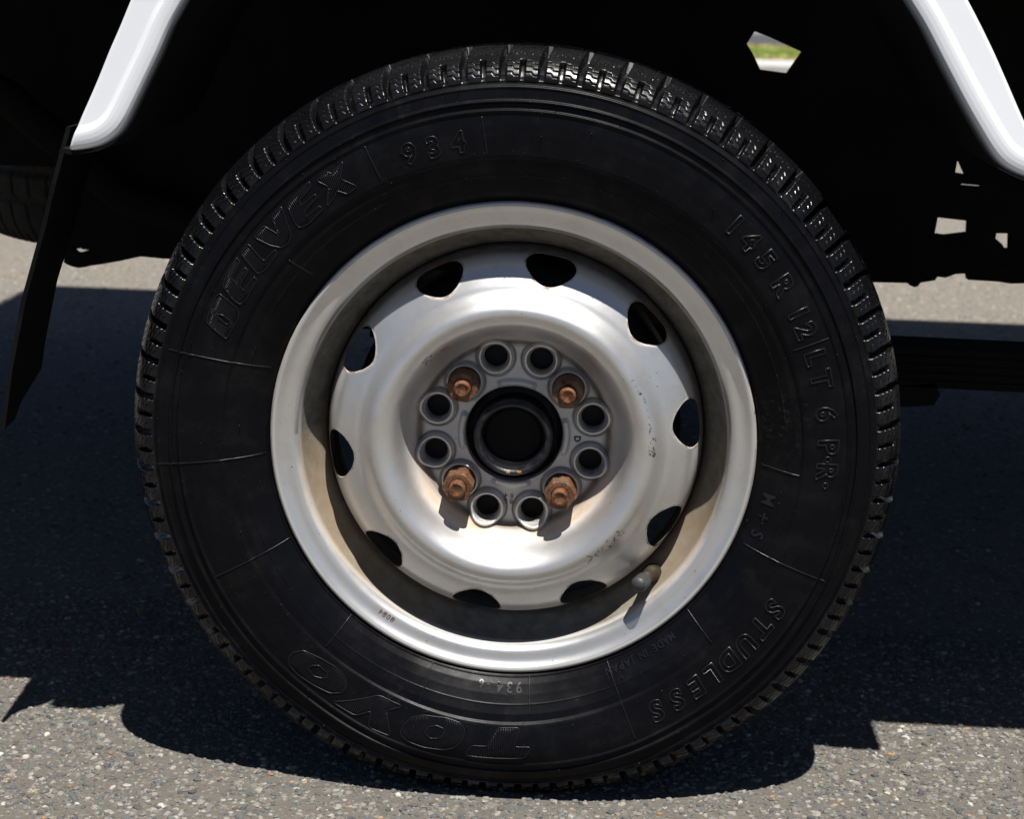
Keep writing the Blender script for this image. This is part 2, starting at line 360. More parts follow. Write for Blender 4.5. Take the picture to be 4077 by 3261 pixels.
ND = 1440; tt = np.linspace(0, 2 * PI, ND, endpoint=False)
X = rows[:, None] * np.cos(tt); Z = rows[:, None] * np.sin(tt); X = X.ravel(); Z = Z.ravel()
moved = np.full(len(X), -1)
# vent outline as a polar curve (half outline mirrored; 10 degree steps from -180)
sup = np.linspace(-PI, PI, 721)
_v = np.array([0.0161, 0.014, 0.0123, 0.0113, 0.0104, 0.0098, 0.0095, 0.0093, 0.0091, 0.0091, 0.0091, 0.0093, 0.0095, 0.0098, 0.0104, 0.0113, 0.0123, 0.014, 0.0161, 0.0184, 0.0186, 0.0171, 0.0149, 0.0132, 0.0117, 0.0109, 0.0104, 0.0104, 0.0104, 0.0109, 0.0117, 0.0132, 0.0149, 0.0171, 0.0186, 0.0184, 0.0161])
VR = np.interp(sup, np.linspace(-PI, PI, 37), _v); _k = np.exp(-0.5 * (np.arange(-40, 41) / 11) ** 2); _k /= _k.sum()
VR = np.convolve(np.r_[VR[-41:-1], VR, VR[1:41]], _k, 'valid')
holes = []
for k in range(10):
    a = math.radians(7.6 + 36 * k); holes.append(('v', .1212 * math.cos(a), .1212 * math.sin(a), a))
for cx, cz, hr, orr in LC: holes.append(('c', cx, cz, hr))
ventd = np.full(len(X), 1.0)
for k, h in enumerate(holes):
    dx, dz = X - h[1], Z - h[2]; d = np.hypot(dx, dz)
    near = np.where(d < .03)[0]; dx, dz, d = dx[near], dz[near], d[near]
    if h[0] == 'c': lim = np.full(len(d), h[3])
    else:
        u = -dx * math.sin(h[3]) + dz * math.cos(h[3]); v = dx * math.cos(h[3]) + dz * math.sin(h[3])
        lim = np.interp(np.arctan2(v, u), sup, VR)
        ventd[near] = np.minimum(ventd[near], d - lim)
    ins = d < lim; ii = near[ins]; moved[ii] = k
    sc_ = lim[ins] / np.maximum(d[ins], 1e-6); holes[k] = h + (ii,)
    holes[k] = h + (ii, h[1] + dx[ins] * sc_, h[2] + dz[ins] * sc_)
F = grid_faces(len(rows), ND, True); inF = moved[F] >= 0; keep = ~inF.all(1); F = F[keep]
used = np.zeros(len(X), bool); used[F.ravel()] = True
for h in holes:
    ii, nx, nz = h[4:7]; X[ii] = nx; Z[ii] = nz
Yd = disc_y(X, Z)
V = np.c_[X, Yd, Z]
# hole walls
E = np.concatenate([F[:, [0, 1]], F[:, [1, 2]], F[:, [2, 3]], F[:, [3, 0]]]); key = np.sort(E, 1); kk = key[:, 0].astype(np.int64) * len(X) + key[:, 1]
uq, idx, cnt = np.unique(kk, return_index=True, return_counts=True); be = E[idx[cnt == 1]]; be = be[(moved[be] >= 0).all(1)]
vs = np.unique(be.ravel()); remap = {}; 
base_n = len(V); dup = V[vs].copy(); hid = moved[vs]; dup[:, 1] += np.where(hid < 10, .0030, .0055)
inv = np.full(len(X), -1); inv[vs] = base_n + np.arange(len(vs))
W = np.stack([be[:, 1], be[:, 0], inv[be[:, 0]], inv[be[:, 1]]], -1)
V = np.concatenate([V, dup]); nb = len(V)
# outer skirt welded to the barrel, inner collar
sk, Fs = lathe([(rows[-1], float(np.interp(rows[-1], _r, _y))), (.1347, .0450), (.1349, .052), (.1345, .062)], 360); ck, Fc = lathe([(.0350, float(disc_y(np.array([.035]), np.array([0.]))[0]) - .0), (.0346, .0335), (.0346, .039)], 360, True)
V = np.concatenate([V, sk, ck]); allF = np.concatenate([F, W, Fs + nb, Fc + nb + len(sk)])
x, z = V[:, 0], V[:, 2]; r = np.hypot(x, z); th = np.degrees(np.arctan2(z, x))
dirt_shade = 1.00 * np.exp(-((r - .0676) / .0030) ** 2) + 0.24 * (r < .067) + 0.95 * np.clip((r - .1240) / .008, 0, 1) ** 1.3  # last term paints in the shade of the rolled outer edge; the rest is dirt
for cx, cz, hr, orr in LC:
    d = np.hypot(x - cx, z - cz); dirt_shade = np.where((d < orr - .0008) & (d > hr), .04, dirt_shade); dirt_shade = np.maximum(dirt_shade, 0.9 * np.exp(-((d - orr - .0002) / .0009) ** 2)); dirt_shade = np.maximum(dirt_shade, 0.8 * (d < hr + .0010))
low = np.clip(-z / .05, 0, 1)
tan_ = np.exp(-((r - .0725) / .0035) ** 2) * (0.15 + 0.85 * low * np.clip(.4 + np.abs(x) / .05, 0, 1)) * 0.85
rust = np.zeros(len(V)); vd = np.r_[ventd, np.full(len(V) - len(ventd), 1.0)]
vd[base_n:nb] = 0.0
rust = np.where(np.abs(vd) < .0011, 0.75, 0) * (0.45 + 0.55 * (np.sin(th * .35 + r * 900) > -.2)); rust[base_n:nb] = np.where(hid < 10, 0.9, 0.3)
for cx, cz, hr, orr in LC[8:]:
    d = np.hypot(x - cx, z - cz); rust = np.maximum(rust, 0.6 * np.clip((orr - d) / .004, 0, 1))
# thin rust dribbles under the holes and chips along the crest
chip = np.where((np.abs(r - .0955 - .002 * np.sin(th * .09)) < .0009) & (th > -2) & (th < 32), .9, 0) + np.where((np.abs(r - .0985) < .0022) & (th > -2) & (th < 6), 1, 0) \
    + np.where((np.abs(r - .098) < .0030) & (th > -56) & (th < -36), .75, 0) + np.where((np.abs(r - .0812) < .0006) & (th > 112) & (th < 140), .9, 0) + np.where((np.abs(r - .083) < .002) & (th > 133) & (th < 139), .9, 0)
DISC = mk("wheel_disc", V, allF, SIL, RIM, attrs={'dirt_shade': np.clip(dirt_shade, 0, 1), 'tan': np.clip(tan_, 0, 1), 'rust': np.clip(rust, 0, 1), 'chip': np.clip(chip, 0, 1)})

# ---- stamped characters (sunk, rust coloured)
STAMP = m_rusty("stamped_rust", 0.1, 3); STAMPD = m_plain("stamped_dark", (0.05, 0.045, 0.038), 0.8)
def text_mesh(s, size, fill=True, bevel=0.0, ext=0.0, space=1.0, shear=0.0, res=3, bold=0.0):
    cu = bpy.data.curves.new("t", 'FONT'); cu.body = s; cu.size = size; cu.align_x = 'CENTER'; cu.align_y = 'CENTER'
    cu.fill_mode = 'FRONT' if fill else 'NONE'; cu.bevel_depth = bevel; cu.bevel_resolution = 0 if bevel < .0003 else 1; cu.extrude = ext; cu.space_character = space
    cu.resolution_u = res; cu.shear = shear; cu.offset = bold
    if fill: cu.fill_mode = 'BOTH'
    o = bpy.data.objects.new("t", cu); sc.collection.objects.link(o); bpy.context.view_layer.update()
    me = o.to_mesh(); n = len(me.vertices); V = np.zeros(n * 3, np.float32); me.vertices.foreach_get("co", V); V = V.reshape(-1, 3).astype(float)
    P = [tuple(p.vertices) for p in me.polygons]; o.to_mesh_clear(); bpy.data.objects.remove(o); bpy.data.curves.remove(cu)
    by = {}
    for p in P: by.setdefault(len(p), []).append(p)
    return V, [np.array(v) for v in by.values()]
def wrap_text(V, r0, deg, ysurf):
    """text x runs clockwise, text y outwards, text z towards the camera"""
    r = r0 + V[:, 1]; a = math.radians(deg) - V[:, 0] / r0
    return np.c_[r * np.cos(a), ysurf(r) - V[:, 2], r * np.sin(a)]
def rimsurf(r): return np.interp(r, [.1500, .1512, .1530, .1556, .1582, .1605, .1632], [.0140, .0098, .0066, .0050, .0050, .0046, .0030])
Vt, Ft = text_mesh("8084", .0058, True, 0, .00018, 1.15); mb = MB(); mb.add(wrap_text(Vt, .1572, -123.1, rimsurf), Ft); mb.build("rim_stamp", STAMP, RIM, False)
mb = MB()
for s, r0, dg in (("8", .0505, -90.6), ("0", .0505, -95.2), ("8", .0462, -90.2), ("4", .0462, -95.4)):
    Vt, Ft = text_mesh(s, .0052, True, 0, .00015, 1.2); m1 = MB(); m1.add(wrap_text(Vt, r0, dg, lambda r: np.interp(r, _r, _y)), Ft); m1.build("stamped_digit", STAMPD, RIM, False)
Vt, Ft = text_mesh("D", .0062, False, .0003); mb.add(wrap_text(Vt, .0450, -2.5, lambda r: np.interp(r, _r, _y)), Ft)
mb.build("disc_stamp", STAMPD, RIM, False)
# barrel stamp on the bead seat (text height along the axle)
mb = MB()
Vt, Ft = text_mesh("JJ L503  OTC 4 0  9/93 023", .0075, True, 0, .00015, 1.25)
a = math.radians(73) - Vt[:, 0] / .1495; rb = np.interp(.0195 - Vt[:, 1] * 1.0, [.0140, .0200, .0265, .0325], [.1500, .1488, .1468, .1430]) - .0002 - Vt[:, 2]
mb.add(np.c_[rb * np.cos(a), .0205 - Vt[:, 1], rb * np.sin(a)], Ft); mb.build("barrel_stamp", m_plain("faint_rust", (0.12, 0.075, 0.03), 0.8), RIM, False)

# ---- nuts and studs
def nut(cx, cz, rot, mat, y_seat=.0305, L=.0165, washer=True):
    R = .0114; mb = MB(); y1 = y_seat - L
    nn = 48; t_ = np.linspace(0, 2 * PI, nn, endpoint=False)
    hexr = lambda a: R * math.cos(PI / 6) / np.cos((a - rot + PI / 6) % (PI / 3) - PI / 6)
    prof = [('c', .0098, y_seat + .002), ('c', .0106, y_seat - .0025), ('h', 1.0, y_seat - .0035), ('h', 1.0, y1 + .0022), ('m', .0112, y1 + .0010), ('m', .0103, y1 + .0002), ('c', .0096, y1), ('c', .0066, y1), ('c', .0062, y1 + .0012), ('c', .0062, y1 + .004)]
    VV = []
    for k, v, y in prof:
        h = hexr(t_); r = h * v if k == 'h' else (np.full(nn, v) if k == 'c' else np.minimum(h, v))
        VV.append(np.c_[cx + r * np.cos(t_), np.full(nn, y), cz + r * np.sin(t_)])
    mb.add(np.concatenate(VV), grid_faces(len(prof), nn, True)[:, ::-1])
    return mb
def stud(cx, cz, mat, y0, y1):
    p = [(.0061, y0)]
    y = y0
    while y > y1 + .0028: p += [(.0061, y - .0004), (.0055, y - .0009), (.0061, y - .0013)]; y -= .0014
    p += [(.0058, y1 + .0012), (.0050, y1 + .0002), (.0042, y1), (.0036, y1 + .0004), (.0001, y1 + .0008)]
    V, F = lathe(p, 28, True); V[:, 0] += cx; V[:, 2] += cz; return V, F
specs = [(0, .35, 0.25, .0200, .0305), (1, .55, 0.95, .0200, .0305), (2, .62, 0.20, .0215, .0305), (3, .50, 0.30, .0210, .0305)]
for k, rot, steel, L, ys_ in specs:
    cx, cz = LC[8 + k][:2]; mt = m_rusty("rusty_nut_steel", steel, k)
    o = nut(cx, cz, rot, mt, ys_, L).build("wheel_nut", mt, RIM, False)
    if k == 1: o["label"] = "paler, less rusted wheel nut"
    Vs, Fs_ = stud(cx, cz, mt, ys_, ys_ - L - .0062)
    mk("stud_bolt", Vs, Fs_, m_rusty("rusty_stud_steel", 0.15, k + 5), RIM)

# ---- hub, cap, drum
t = NT("hub_black_paint"); vl = t.n('ShaderNodeVectorMath', operation='MULTIPLY'); vl.inputs[1].default_value = (1, 0, 1); t.l(t.tc.outputs['Object'], vl.inputs[0])
vn = t.n('ShaderNodeVectorMath', operation='LENGTH'); t.l(vl.outputs[0], vn.inputs[0]); rm_ = t.ramp(t.math('MULTIPLY', vn.outputs['Value'], 20), [(.42, 0), (.45, 1)])
t.bump(t.noise(420, 4), 0.25, 0.0005)
HUBM = t.set(Base_Color=t.mix(rm_, (.003, .003, .004), t.mix(t.ramp(t.noise(150, 4), [(.45, 0), (.65, 1)]), (.006, .0065, .009), (.022, .022, .026))), Roughness=t.ramp(rm_, [(0, .5), (1, .36)]), Specular_IOR_Level=t.ramp(rm_, [(0, .12), (1, .42)]))  # recess inside the ring coloured darker and duller, standing in for its shade
V, F = lathe(smooth_prof([(.0001, .0290), (.0180, .0290), (.0198, .0275), (.0212, .0225), (.0230, .0178), (.0250, .0164), (.0268, .0176), (.0279, .0215), (.0281, .040), (.0345, .043), (.0346, .060)], .0004, .0005), 96, True)
CAP = mk("hub_cap", V, F, HUBM, RIM)
RSP = m_plain("rust_spot", (0.42, 0.19, 0.06), 0.9, var=0.5, scale=900, bump=0.6, bscale=1500)
mb = MB()
for a, rr_, s in ((-96, .0247, .0013), (-77, .0246, .0016), (-80, .0238, .0007), (-98, .0238, .0006)):
    aa = np.linspace(0, 2 * PI, 10, endpoint=False); q = s * RNG.uniform(.7, 1.2, 10); cx, cz = rr_ * math.cos(math.radians(a)), rr_ * math.sin(math.radians(a))
    x_ = cx + q * np.cos(aa); z_ = cz + q * np.sin(aa); y_ = np.interp(np.hypot(x_, z_), [.0216, .0232, .0250, .0266], [.0225, .0178, .0166, .0176]) - .00015
    V_ = np.r_[np.c_[x_, y_, z_], [[cx, np.interp(rr_, [.0216, .0232, .0250, .0266], [.0225, .0178, .0166, .0176]) - .0005, cz]]]
    mb.add(V_, np.array([(j, (j + 1) % 10, 10) for j in range(10)]))
mb.build("rust_spot", RSP, RIM)
V, F = lathe([(.034, .046), (.060, .046), (.075, .050), (.108, .052), (.116, .055), (.119, .060), (.119, .105), (.110, .106), (.110, .112), (.03, .114)], 120, True)
mk("brake_drum", V, F, BLKM, RIM)
V, F = lathe([(.1343, .0625), (.1343, .080), (.1390, .0870), (.1478, .0920), (.1488, .108)], 200); mk("barrel_shade_ring", V, F, BLKM, RIM)  # added black ring over the barrel, stands in for shade behind the vents

# ---- valve stem
VALM = m_plain("grey_valve_rubber", (0.040, 0.039, 0.040), 0.5, bump=0.3, bscale=900); BRASS = m_plain("dirty_brass", (0.05, 0.038, 0.020), 0.6, 0.4, var=0.6, scale=300, bump=0.6, bscale=600)
b0 = np.array([.1015, .024, .1625 - GZ]); tip = np.array([.0918, -.0045, .1632 - GZ]); ax = (tip - b0); Lv = np.linalg.norm(ax); ax /= Lv
def along(prof, n, knurl=False):
    V, F = lathe_z(prof, n)
    u = np.cross(ax, [0, 0, 1.]); u /= np.linalg.norm(u); v = np.cross(ax, u)
    return b0 + V[:, 0:1] * u + V[:, 1:2] * v + V[:, 2:3] * ax, F
V, F = along([(.0001, -.006), (.0066, -.006), (.0066, .001), (.0056, .003), (.0048, .006), (.0044, Lv - .0115), (.0001, Lv - .0115)], 24); VS = mk("valve_stem", V, F, BRASS, RIM)
kp = []
for s_ in np.linspace(Lv - .0135, Lv - .0045, 9): kp += [(.0058, s_), (.0055, s_ + .0005)]
V, F = along([(.0001, Lv - .0138)] + kp + [(.0056, Lv - .0035), (.0053, Lv - .0020), (.0042, Lv - .0006), (.0022, Lv + .0003), (.0001, Lv + .0006)], 40)
mk("valve_cap", V, F, VALM, RIM)

# ------------------------------------------------------------------ tyre
side_prof = [(.1560, .0150), (.1640, .0115), (.1680, .0062), (.1700, .0028), (.1712, .0016), (.1717, .0006), (.1722, .0012), (.1760, -.0022), (.1820, -.0060), (.1876, -.0088), (.1880, -.0094), (.1884, -.0090), (.1940, -.0112),
             (.1988, -.0116), (.2001, -.0131), (.2016, -.0135), (.2080, -.0138), (.2150, -.0142), (.2230, -.0140), (.2288, -.0132), (.2298, -.0140), (.2310, -.0142), (.2318, -.0124), (.2350, -.0121), (.2362, -.0134), (.2372, -.0134),
             (.2380, -.0110), (.2445, -.0098), (.2455, -.0104), (.2464, -.0100), (.2470, -.0086), (.2500, -.0074), (.2520, -.0040)]
sp = smooth_prof(side_prof, .0003, .00028)
def ysurf(r): return np.interp(r, sp[:, 0], sp[:, 1])
inner = [(.2480, .1160), (.2300, .1205), (.2100, .1215), (.1850, .1180), (.1700, .1080)]
def squash(V):
    """flatten where the tyre meets the road and bulge the sidewall just above it"""
    z = V[:, 2]; lim = -GZ + .0012
    wx = np.cos(np.clip(V[:, 0] / .17, -1, 1) * PI / 2)
    k = np.exp(-((z + GZ - .042) / .030) ** 2) * wx
    V = V.copy(); V[:, 2] = np.where(z < lim, lim + (z - lim) * .02, z)
    V[:, 1] += np.where(V[:, 1] < .05, -1, 1) * k * .010
    return V
def tread_mesh(pitches, per, fine):
    tp = [(.2488, -.0076), (.2510, -.0092), (.2545, -.0078), (.2590, -.0040), (.2630, .0010), (.2662, .0070), (.2686, .0135), (.2702, .0215), (.2714, .0310), (.2721, .0420), (.2723, .0540), (.2721, .0660), (.2714, .0770), (.2702, .0865), (.2686, .0945), (.2650, .1030), (.2590, .1110), (.2500, .1165)]
    q = smooth_prof(tp, .0002, .0014)
    s = np.r_[0, np.cumsum(np.hypot(*np.diff(q, axis=0).T))]
    S = np.r_[np.arange(0, .024, .0004 if fine else .002), np.arange(.024, .052, .0008 if fine else .002), np.arange(.052, s[-1], .003 if fine else .004)]
    R = np.interp(S, s, q[:, 0]); Yp = np.interp(S, s, q[:, 1])
    dr, dy = np.gradient(R, S), np.gradient(Yp, S); nl = np.hypot(dr, dy); nr, ny = dy / nl, -dr / nl   # outward normal (r, y)
    NT_ = pitches * per; th = np.arange(NT_) / NT_ * 2 * PI
    ph = (np.arange(NT_) % per) / per; pid = np.arange(NT_) // per
    SS = S[:, None]; W_ = 2 * PI * .262 / pitches                       # arc length of a pitch
    slant = np.where(SS > .018, (SS - .018) * 0.10, 0) / W_
    p = (ph[None] + slant) % 1.0
    def g(center, half, soft): d = np.abs((p - center + .5) % 1 - .5) * W_; return np.clip((half + soft - d) / soft, 0, 1)
    fade = np.clip((SS - .0008) / .0012, 0, 1)
    D = .0075 * g(.0, .0019, .0005) * fade * np.clip(.45 + SS / .022, 0, 1) * (SS < .052)
    D = np.maximum(D, .0050 * g(.5, .0014, .0004) * fade * np.clip((.0195 - SS) / .0012, 0, 1))
    if fine:
        arc = p * W_; u = (p % .5) * 2                                     # within a half block
        for s0 in (.0062, .0112, .0162):
            z = s0 + .0026 * np.clip((u - .42) / .14, 0, 1) - .0012
            on = (u > .10) & (u < .93); d = np.abs(SS - z)
            D = np.maximum(D, .0012 * np.clip((.00052 - d) / .0003, 0, 1) * on)
        stair = (u > .47) & (u < .53) & (SS > .004) & (SS < .018); 
        for s0, off in ((.0265, 0), (.0300, .5), (.0345, 0), (.0385, .5), (.0430, 0)):
            c4 = np.abs(((p * 5 + off) % 1) - .5) * W_ / 5; d = np.hypot(c4, SS - s0 - .0004 * np.sin(p * 40))
            D = np.maximum(D, .0010 * np.clip((.0010 - d) / .0004, 0, 1))
    cg = lambda a, b: ((SS > a) & (SS < b)) * 1.0
    D = np.maximum(D, .0062 * cg(.0520, .0585)); D = np.maximum(D, .0062 * cg(.0830, .0890))
    D = np.maximum(D, .005 * g(.25, .0015, .0006) * (SS > .0585) * (SS < .083)); D = np.maximum(D, .005 * g(.6, .0016, .0006) * (SS > .089) * (SS < S[-1] - .003))
    wear = np.zeros_like(D)
    rngw = np.random.default_rng(3); jitter = rngw.normal(0, .00006, D.shape) * (SS > .02)
    Rr = R[:, None] - nr[:, None] * D + jitter; Yy = Yp[:, None] - ny[:, None] * D
    sgn = 1.0
    V = np.stack([Rr * np.cos(th), Yy, Rr * np.sin(th)], -1).reshape(-1, 3)
    return V, grid_faces(len(S), NT_, True)
# sidewall (own mesh, the tyre itself) and the tread band
V, F = lathe(sp, 720); V2, F2 = lathe(inner, 180)
mb = MB(); mb.add(V, F); mb.add(V2, F2)
V = squash(np.concatenate(mb.V)); TYRE = mk("tyre", V, np.concatenate(mb.F[4]), RUB, RIM)
V, F = tread_mesh(62, 48, True); mk("tyre_tread", squash(V), F, TREADM, RIM)

# raised lettering and mould lines
LET = MB(); NLET = [0]
def flush(name, label=None):
    global LET
    if LET.V:
        V = squash(np.concatenate(LET.V)); o = mk(name, V, [np.concatenate(v) for v in LET.F.values()], LETM, RIM)
        if label: o['label'] = label
    LET = MB()
def rib(r0, r1, deg, rad=.00042, h=.0002, deg1=None):
    r = np.linspace(r0, r1, 26); a = np.radians(np.linspace(deg, deg1 if deg1 is not None else deg, 26))
    LET.add(*tube(np.c_[r * np.cos(a), ysurf(r) - h, r * np.sin(a)], rad, 6))
for a in ((.2474, .1745, 165.8, 163.8), (.249, .1722, -174.9, -175.6), (.2312, .1697, -153.6, -154.2), (.1976, .1685, -130.1, -130.3), (.1987, .1668, -107.5, -107.5), (.1690, .1942, -84.0, -84.2), (.170, .2282, -64.9, -65.2),
          (.1701, .1981, -41.8, -42.6), (.175, .2371, -20.9, -20.9), (.1729, .1989, -1.8, -2.8), (.2035, .2285, 22.5, 22.5), (.2283, .2040, 116.7, 116.6), (.2275, .2030, 96.4, 96.0), (.1986, .1802, 140.7, 140.2)):
    rib(max(a[0], .1715), max(a[1], .1715), a[2], deg1=a[3]); flush('mould_line')
def outline_pts(poly, closed=True, n=7):
    """poly of (r, deg) in polar space, corners slightly rounded"""
    P = np.array([(r, math.radians(d)) for r, d in poly]); q = []
    m = len(P)
    for i in range(m):
        a, b, c = P[i - 1], P[i], P[(i + 1) % m]; k = .16
        for t_ in (0, .5, 1):
            p0 = b + (a - b) * k; p1 = b + (c - b) * k; q.append((1 - t_) ** 2 * p0 + 2 * t_ * (1 - t_) * b + t_ ** 2 * p1)
        for t_ in np.linspace(k, 1 - k, 6)[1:-1]: q.append(b + (c - b) * t_)
    return np.array(q)
def letter(outer, inners=(), rad=.00040, hatch=.0013, hdeg=0.0):
    for pl in (outer, *inners):
        q = outline_pts(pl); LET.add(*tube(np.c_[q[:, 0] * np.cos(q[:, 1]), ysurf(q[:, 0]) - .00025, q[:, 0] * np.sin(q[:, 1])], rad, 6, close=True))
    # hatch ribs run across the letter (scanlines in local u = arc, v = radius, sheared by hdeg)
    loops = [np.array([(math.radians(d) * .215, r) for r, d in pl]) for pl in (outer, *inners)]
    ca, sa = math.cos(math.radians(hdeg)), math.sin(math.radians(hdeg)); rot = np.array([[ca, -sa], [sa, ca]])
    L2 = [l @ rot.T for l in loops]; u0, u1 = L2[0][:, 0].min(), L2[0][:, 0].max()
    for u in np.arange(u0 + hatch * .6, u1, hatch):
        xs_ = []
        for l in L2:
            for i in range(len(l)):
                a, b = l[i], l[(i + 1) % len(l)]
                if (a[0] - u) * (b[0] - u) < 0: xs_.append(a[1] + (b[1] - a[1]) * (u - a[0]) / (b[0] - a[0]))
        xs_.sort()
        for a, b in zip(xs_[::2], xs_[1::2]):
            if b - a < .0012: continue
            v = np.linspace(a + .0004, b - .0004, 6); pt = np.c_[np.full(6, u), v] @ rot
            th_ = pt[:, 0] / .215; r = pt[:, 1]; LET.add(*tube(np.c_[r * np.cos(th_), ysurf(r) - .0001, r * np.sin(th_)], .00026, 4))
TOYO = {'T': [(0.202, -90.8), (0.2018, -86.2), (0.215, -87.5), (0.2156, -84.1), (0.2242, -85.6), (0.2252, -96.4), (0.2165, -95.5), (0.2157, -92.3)],
        'O1': [(0.217, -109.0), (0.2087, -108.0), (0.204, -105.8), (0.2012, -101.3), (0.2022, -98.3), (0.2065, -97.1), (0.2132, -97.3), (0.2208, -98.6), (0.2241, -100.5), (0.2264, -104.1), (0.2258, -107.1), (0.2227, -108.8)],
        'O1i': [(0.2151, -104.6), (0.2107, -104.2), (0.208, -102.9), (0.2087, -101.3), (0.2124, -101.0), (0.2164, -101.8), (0.2181, -103.3)],
        'Y': [(0.2267, -122.6), (0.2177, -119.7), (0.204, -115.5), (0.2038, -110.2), (0.2112, -112.9), (0.2272, -110.2), (0.2285, -114.6), (0.2168, -115.5), (0.2259, -117.7)],
        'O2': [(0.2212, -133.9), (0.2156, -133.9), (0.2097, -132.8), (0.2057, -129.3), (0.2038, -125.5), (0.2063, -122.9), (0.2114, -121.9), (0.217, -122.0), (0.2222, -123.7), (0.225, -127.0), (0.2265, -130.3), (0.2255, -132.7)],
        'O2i': [(0.2172, -129.9), (0.2139, -129.6), (0.2105, -128.6), (0.2111, -126.6), (0.2134, -125.9), (0.2168, -126.6), (0.2195, -128.1)]}
for k_, inn_, ch_ in (('T', [], 'T'), ('O1', [TOYO['O1i']], 'O'), ('Y', [], 'Y'), ('O2', [TOYO['O2i']], 'O')): letter(TOYO[k_], inn_, hdeg=6); flush('raised_letter', 'raised ribbed letter ' + ch_)
DEL = {'D': [(0.2253, 158.8), (0.2261, 153.9), (0.2244, 153.2), (0.21, 154.0), (0.2072, 154.7), (0.2059, 155.9), (0.2079, 160.4), (0.2149, 159.8)], 'Di': [(0.2223, 156.9), (0.2166, 156.4), (0.2095, 156.9), (0.2113, 157.8)],
       'E': [(0.2252, 151.7), (0.2261, 150.6), (0.2273, 146.2), (0.2233, 146.5), (0.2226, 149.7), (0.219, 150.1), (0.219, 146.8), (0.2155, 146.9), (0.2153, 150.1), (0.2115, 150.6), (0.2104, 147.3), (0.2073, 147.4), (0.2069, 152.0), (0.2086, 153.1), (0.2135, 153.1)],
       'L': [(0.2262, 145.2), (0.2265, 143.0), (0.2105, 143.8), (0.2098, 140.8), (0.2068, 141.0), (0.2065, 144.8), (0.2091, 146.3), (0.2121, 146.2)],
       'V': [(0.2257, 141.5), (0.2262, 138.9), (0.2144, 138.2), (0.2263, 136.8), (0.2269, 134.2), (0.2085, 136.5), (0.2059, 138.2), (0.2076, 139.7), (0.2139, 140.7)],
       'E2': [(0.2231, 133.6), (0.2252, 132.7), (0.2271, 127.9), (0.2237, 128.1), (0.2213, 131.2), (0.2179, 131.6), (0.2183, 128.4), (0.2156, 128.4), (0.214, 131.8), (0.2101, 132.2), (0.2104, 129.0), (0.207, 129.0), (0.2058, 132.9), (0.208, 134.5), (0.211, 134.6)],
       'X': [(0.225, 126.8), (0.226, 124.5), (0.2228, 123.8), (0.2264, 121.1), (0.217, 123.1), (0.207, 121.1), (0.2061, 123.5), (0.212, 124.8), (0.2091, 125.8), (0.207, 127.9), (0.217, 125.6)]}
for k in ('D', 'E', 'L', 'V', 'E2', 'X'): letter(DEL[k], [DEL['Di']] if k == 'D' else [], hdeg=-12); flush('raised_letter', 'raised ribbed letter ' + k[0])
def word(s, r0, degs, size, outline=True, rad=.00048, shear=0.0, h=.0002):
    for ch, d in zip(s, degs):
        Vt, Ft = text_mesh(ch, size, not outline, rad if outline else 0, 0 if outline else .0004, shear=shear, bold=.00075 if outline else .00012)
        if len(Vt) == 0: continue
        Vt[:, 1] -= (Vt[:, 1].max() + Vt[:, 1].min()) / 2; Vt[:, 0] -= (Vt[:, 0].max() + Vt[:, 0].min()) / 2
        Vt[:, 2] += h; LET.add(wrap_text(Vt, r0, d, ysurf), Ft)
        flush('raised_letter' if ch.isalpha() else ('raised_digit' if ch.isalnum() else 'raised_mark'), 'raised character ' + ch)
word("145R12", .2160, (48.2, 44.3, 39.9, 34.1, 28.6, 25.2), .0185)
word("LT6P.R.", .2162, (19.9, 15.9, 9.4, 3.2, .9, -1.6, -4.0), .0185)
word("STUDLESS", .2153, (-29.4, -34.0, -38.4, -42.7, -46.7, -50.7, -55.0, -59.4), .0195, shear=.15)
word("934", .2128, (109.9, 105.5, 101.0), .0185, rad=.00036)
word("M+S", .1812, (-9.3, -13.4, -17.6), .0115, False)
word("MADEIN", .1780, (-48.7, -50.3, -51.9, -53.4, -55.6, -56.8), .0066, False); word("JAPAN", .1780, (-59.1, -60.6, -62.1, -63.7, -65.3)[:5], .0066, False)
word("934", .1778, (-86.4, -88.6, -90.8), .0092, False); word("-6", .1767, (-93.6, -95.2), .0070, False)
flush('raised_mark')
for k in range(150):
    r = random.choice([.1717, .1880, .1995, .2035, .2150, .2300, .2366, .2460]) if random.random() < .75 else random.uniform(.18, .245)
    a = random.uniform(-PI, PI); c = np.array([r * math.cos(a), float(ysurf(r)), r * math.sin(a)]); L_ = random.choice([.0006, .0008, .0022])
    d = np.array([random.uniform(-.3, .3), -1, random.uniform(-.3, .3)]); d /= np.linalg.norm(d)
    LET.add(*tube([c, c + d * L_], [.00038, .00030], 5))
flush("spew_nubs"); bpy.data.objects["spew_nubs"]["kind"] = "stuff"

